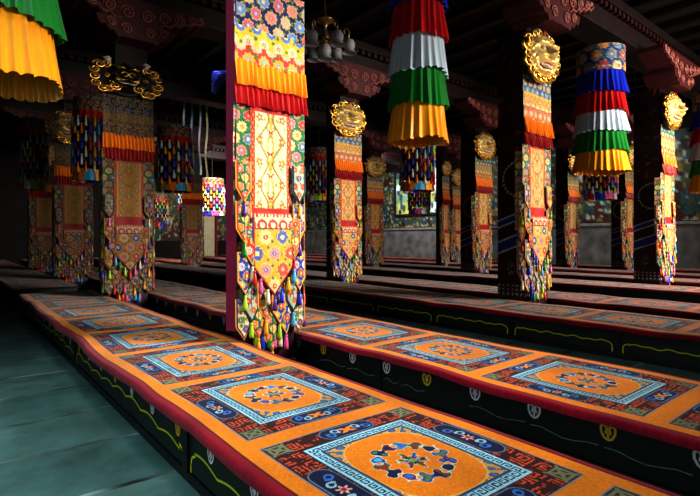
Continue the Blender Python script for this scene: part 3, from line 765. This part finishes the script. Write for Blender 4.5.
# ---------------------------------------------------------------- chandelier
SHADE = mat('frosted_lamp_glass', (196, 196, 200), rough=.3, spec=.6, noise=.1)
BRASS = mat('aged_brass', (170, 140, 80), rough=.35, metal=.8)
def chandelier(label, b, a, z):
    t = thing('hanging_lamp', label, 'lamp', (b, a, z))
    MB().lathe([(0, 0), (.02, .01), (.045, .05), (.05, .09), (.03, .14), (.02, .20), (.06, .26), (.10, .275), (.10, .285), (.03, .30), (.015, .36), (0, .36)], 16, (0, 0, -.05)).build('centre_stem', BRASS, t, True)
    MB().tube([(0, 0, .3), (0, 0, (5.22-z)/1.25)], .008, 6).build('chain', BRASS, t)
    pr = [(.02, 0), (.045, -.015), (.062, -.05), (.060, -.09), (.052, -.12), (.070, -.155), (.082, -.165), (.072, -.158), (.048, -.12), (.054, -.085), (.05, -.05), (.03, -.02)]
    sm = MB().lathe(pr, 18, rip=.04, rn=9).mesh('lamp_shade', True)
    for k in range(6):
        q = 2*PI*k/6+.4; c, s = math.cos(q), math.sin(q)
        P = [(.03, .02), (.10, -.05), (.19, -.05), (.255, .02), (.27, .10), (.24, .145), (.205, .12), (.215, .08)]
        MB().tube([(r*c, r*s, zz) for r, zz in P], .011, 6).build('arm', BRASS, t, True)
        obj('lamp_shade', sm, SHADE, t, (.27*c, .27*s, .02))
    obj('lamp_shade', sm, SHADE, t, (0, 0, -.04), None, (1.1, 1.1, 1.1))
    return t
CH = chandelier('brass hanging lamp with grey tulip glass shades, right of the largest banner', 4.21, 5.71, 4.02)
CH.scale = (1.3, 1.3, 1.25)

# ---------------------------------------------------------------- blue bow tied to the big pillar
t = thing('silk_bow', 'blue silk bow tied to the left side of the largest banner pillar', 'bow', (1.80, 3.80, 2.50))
mb = MB()
for k in range(6):
    a = PI*.75+k*.22
    mb.tube([(0, 0, 0), (-.06*math.cos(a*.4), .02*k-.04, .02), (-.15+.012*k, .03*k-.08, -.02-.02*k), (-.17+.02*k, .03*k-.07, -.07-.012*k)], [.012, .022, .024, .006], 6)
mb.build('bow_loop', SAT['blue'], t, True)
MB().ball((0, 0, 0), .035, 1, 1, .9).build('knot', SAT['blue'], t, True)

# ---------------------------------------------------------------- room shell
def wall_mat(name, rows):
    return None
def stone_floor_material():
    m = bpy.data.materials.new('slate_slabs'); m.use_nodes = True; nt = m.node_tree; N = nt.nodes; Lk = nt.links.new
    bs = N['Principled BSDF']
    tc = N.new('ShaderNodeTexCoord'); nz = N.new('ShaderNodeTexNoise'); nz.inputs['Scale'].default_value = 1.3; nz.inputs['Detail'].default_value = 4
    Lk(tc.outputs['Object'], nz.inputs['Vector'])
    ad = N.new('ShaderNodeMix'); ad.data_type = 'RGBA'; ad.blend_type = 'LINEAR_LIGHT'; ad.inputs['Factor'].default_value = .10
    Lk(tc.outputs['Object'], ad.inputs[6]); Lk(nz.outputs['Color'], ad.inputs[7])
    br = N.new('ShaderNodeTexBrick'); br.inputs['Scale'].default_value = 1.; br.inputs['Brick Width'].default_value = 1.7; br.inputs['Row Height'].default_value = .62
    br.inputs['Mortar Size'].default_value = .02; br.inputs['Mortar Smooth'].default_value = .4; br.offset = .37
    Lk(ad.outputs[2], br.inputs['Vector'])
    br.inputs['Color1'].default_value = (*lin(84, 116, 112), 1); br.inputs['Color2'].default_value = (*lin(64, 96, 94), 1)
    n2 = N.new('ShaderNodeTexNoise'); n2.inputs['Scale'].default_value = 2.2; n2.inputs['Detail'].default_value = 9; n2.inputs['Roughness'].default_value = .65
    Lk(tc.outputs['Object'], n2.inputs['Vector'])
    n3 = N.new('ShaderNodeTexNoise'); n3.inputs['Scale'].default_value = 1.1; Lk(tc.outputs['Object'], n3.inputs['Vector'])
    mo = N.new('ShaderNodeMix'); mo.data_type = 'RGBA'; Lk(n3.outputs['Fac'], mo.inputs['Factor'])
    rp = N.new('ShaderNodeMapRange'); rp.inputs['From Min'].default_value = .42; rp.inputs['From Max'].default_value = .56; Lk(n3.outputs['Fac'], rp.inputs['Value']); Lk(rp.outputs['Result'], mo.inputs['Factor'])
    mo.inputs[6].default_value = (*lin(22, 30, 30), 1); mo.inputs[7].default_value = (*lin(134, 158, 150), 1)
    mx = N.new('ShaderNodeMix'); mx.data_type = 'RGBA'; Lk(br.outputs['Fac'], mx.inputs['Factor']); Lk(br.outputs['Color'], mx.inputs[6]); Lk(mo.outputs[2], mx.inputs[7])
    mr = N.new('ShaderNodeMapRange'); mr.inputs['From Min'].default_value = .3; mr.inputs['From Max'].default_value = .7; mr.inputs['To Min'].default_value = .5; mr.inputs['To Max'].default_value = 1.4
    Lk(n2.outputs['Fac'], mr.inputs['Value'])
    mu = N.new('ShaderNodeMix'); mu.data_type = 'RGBA'; mu.blend_type = 'MULTIPLY'; mu.inputs['Factor'].default_value = 1; Lk(mx.outputs[2], mu.inputs[6]); Lk(mr.outputs['Result'], mu.inputs[7])
    Lk(mu.outputs[2], bs.inputs['Base Color']); bs.inputs['Roughness'].default_value = .7
    bp = N.new('ShaderNodeBump'); bp.inputs['Strength'].default_value = .35; bp.inputs['Distance'].default_value = .02
    Lk(n2.outputs['Fac'], bp.inputs['Height']); Lk(bp.outputs['Normal'], bs.inputs['Normal'])
    return m
XL, XR, YB, YF, ZC = -3.2, 17.4, 27.0, -2.6, 5.35
fl = obj('floor', MB().box(XL, XR, YF-3, YB, -.1, 0).mesh('floor'), stone_floor_material()); struct(fl)
struct(obj('ceiling', MB().box(XL, XR, YF-.3, YB, ZC, ZC+.15).mesh('ceiling'), mat('dark_ceiling', (22, 16, 14), rough=.8, noise=.4, scale=3)))
DARKW = mat('dark_wall_paint', (26, 14, 12), rough=.8, noise=.4, scale=2)
struct(obj('wall_left', MB().box(XL-.15, XL, YF-.3, YB, 0, ZC).mesh('wall_left'), DARKW))
def mural(X, Z, seed):
    c = np.zeros(X.shape+(3,)); n1 = noise(X*2.2+seed, Z*2.2+9); n2 = noise(X*6+seed*3, Z*6)
    c[:] = lin(40, 44, 40)
    put(c, n1 > .45, lin(90, 92, 50)); put(c, n2 > .55, lin(60, 90, 96)); put(c, (n1 < .3), lin(86, 40, 28)); put(c, (n2 < .22), lin(150, 130, 70)); put(c, (noise(X*11, Z*11+seed) > .78), lin(190, 196, 180))
    return c*(.6+.8*noise(X*20, Z*20))[..., None]
def wall_grid(axis, p0, p1, fixed, z0, z1, seed):
    s, z = np.meshgrid(np.arange(p0, p1, .07), np.arange(z0, z1+.01, .07), indexing='ij')
    c = mural(s, z, seed)
    return grid_mesh('w', *( (s*0+fixed, s, z) if axis == 'x' else (s, s*0+fixed, z)), c)
struct(obj('wall_right', MB().box(XR, XR+.2, YF-.3, YB, 0, ZC).mesh('wall_right'), DARKW))
MURAL = mat('painted_mural', attr=True, rough=.6)
struct(obj('trim_1', wall_grid('x', YF, YB, XR-.01, 1.75, 4.6, 3), MURAL))
struct(obj('wall_back', MB().box(XL, XR, YB, YB+.2, 0, ZC).mesh('wall_back'), DARKW))
struct(obj('trim_2', wall_grid('y', 7.0, XR-.1, YB-.01, 1.1, 4.4, 8), MURAL))
DADO = mat('grey_stone_dado', (128, 126, 124), rough=.85, noise=.45, scale=2.5)
struct(obj('baseboard_right', MB().box(XR-.12, XR-.02, YF, YB, 0, 1.62).mesh('baseboard_right'), DADO))
struct(obj('trim_3', MB().box(XR-.18, XR-.02, YF, YB, 1.62, 1.72, .01).mesh('trim_3'), mat('dado_rail_stone', (150, 146, 140), rough=.8, noise=.3)))
# bright window in the far wall
WIN = mat('daylit_window_pane', (206, 222, 226), emit=1.6, noise=.5, scale=1.4)
def window(n, y0, y1, z0, z1, m):
    f = MB()
    for yy in (y0, y0+(y1-y0)*.36, y1): f.box(XR-.10, XR-.03, yy-.05, yy+.05, z0, z1)
    for zz in (z0, z1): f.box(XR-.10, XR-.03, y0, y1, zz-.05, zz+.05)
    o = struct(f.build('window_%d' % n, mat('window_frame_paint', (60, 30, 24), rough=.5), None))
    s, z = np.meshgrid(np.arange(y0, y1, .05), np.arange(z0, z1, .05), indexing='ij')
    c = np.zeros(s.shape+(3,)); c[:] = lin(196, 214, 216); q = noise(s*2.3+4, z*1.9)
    put(c, q > .52, lin(120, 150, 120)); put(c, q > .66, lin(170, 170, 90)); put(c, (noise(s*5, z*4+7) > .66), lin(60, 84, 92)); put(c, noise(s*4+9, z*2) < .16, lin(40, 30, 26))
    obj('pane', grid_mesh('pane', s*0+XR-.05, s, z, c), mat('daylit_painted_pane', attr=True, emit=.75, noise=.3, scale=3), o)
window(1, 14.4, 17.6, 2.35, 4.5, WIN)
dr = MB().box(10.5, 10.62, YB-.12, YB-.02, 0, 3.0).box(12.0, 12.12, YB-.12, YB-.02, 0, 3.0).box(10.5, 12.12, YB-.12, YB-.02, 2.85, 3.05)
dr = struct(dr.build('door_1', mat('red_door_frame', (150, 20, 40), rough=.5), None))
for x in (10.66, 11.34):
    X, Z = np.meshgrid(np.linspace(0, .62, 40), np.linspace(0, -2.8, 6), indexing='ij')
    obj('door_curtain', grid_mesh('door_curtain', X+x, YB-.06+.03*np.sin(X*50), Z+2.85), SAT['cream'], dr)
# beams across the hall on the pillar lines, and joists over them
DENT = mat('dark_red_dentils', (60, 16, 16), rough=.5, noise=.3)
n = 4
for a in (3.65, 7.75, 11.85, 15.95, 20.05):
    mb = MB().box(XL+.02, XR-.2, a-.02, a+.48, 4.64, 4.96, .01).box(XL+.02, XR-.2, a-.10, a+.56, 5.06, 5.22, .01)
    struct(mb.build('trim_%d' % n, BEAM)); n += 1
    mb = MB(); x = XL+.1
    while x < XR-.4: mb.box(x, x+.09, a-.08, a+.54, 4.97, 5.05); x += .17
    struct(mb.build('trim_%d' % n, DENT)); n += 1
mb = MB(); x = XL+.6
while x < XR-.3: mb.box(x, x+.13, YF, YB-.05, 5.225, 5.34); x += .7
struct(mb.build('trim_%d' % n, BEAM)); n += 1

# ---------------------------------------------------------------- camera
cam = bpy.data.cameras.new('camera'); co = bpy.data.objects.new('camera', cam); C.objects.link(co)
cam.sensor_width = 36; cam.lens = 36*493/700; cam.shift_y = -8.5/700; cam.clip_start = .05; cam.clip_end = 200
co.location = (0, 0, 1.16); co.rotation_euler = (PI/2, 0, -.686)
bpy.context.scene.camera = co

# ---------------------------------------------------------------- light
def area(name, loc, target, sx, sy, power, color=(1, 1, 1), spread=180):
    l = bpy.data.lights.new(name, 'AREA'); l.shape = 'RECTANGLE'; l.size = sx; l.size_y = sy; l.energy = power; l.color = color; l.spread = math.radians(spread)
    o = bpy.data.objects.new(name, l); C.objects.link(o); o.location = loc
    o.rotation_euler = (Vector(target)-Vector(loc)).to_track_quat('-Z', 'Y').to_euler(); return o
area('doorway_light', (10.5, -4.5, 2.8), (9.6, 6., 1.2), 5, 2.4, 530, (1, .95, .86), 84)
area('front_fill', (5.8, -1.0, 3.3), (2.1, 3.5, 1.5), 1.6, 1.4, 84, (1, .95, .88), 60)  # added fill for the nearest banner, no roof opening there
area('bench_fill', (1.5, 2.3, 4.55), (1.5, 2.3, 0), .7, 5.6, 40, (1, .95, .88), 100)  # invented overhead strip that brightens the first runner
area('aisle_fill', (-.9, 2.6, 4.6), (-.7, 2.6, 0), 1.2, 4.5, 80, (.72, .95, 1), 110)  # added cool downlight over the stone floor, ceiling is closed above it
area('side_light', (-2.9, .8, 1.8), (.6, 2.4, .1), 2.4, 1.2, 34, (.75, .97, 1), 120)
area('far_wall_fill', (14.5, 15.5, 4.5), (17.3, 16., 1.5), 3, 1.5, 210, (.95, .98, 1))  # added fill on the window wall, stands for no real opening
area('far_right_fill', (15.6, 7.0, 4.5), (17.3, 7.2, 1.2), 2.5, 1, 120, (.95, .98, 1))  # second added fill, lifts the grey dado on the right
area('back_fill', (8., 16.8, 4.6), (9., 21.5, 1.3), 5, 1.5, 360, (1, .97, .92), 130)  # made-up source, added to brighten the distant banners and hangings
w = bpy.data.worlds.new('world'); bpy.context.scene.world = w; w.use_nodes = True
w.node_tree.nodes['Background'].inputs['Color'].default_value = (.55, .7, 1, 1); w.node_tree.nodes['Background'].inputs['Strength'].default_value = .012
vs = bpy.context.scene.view_settings; vs.view_transform = 'Standard'; vs.look = 'None'; vs.exposure = .12; vs.gamma = .76
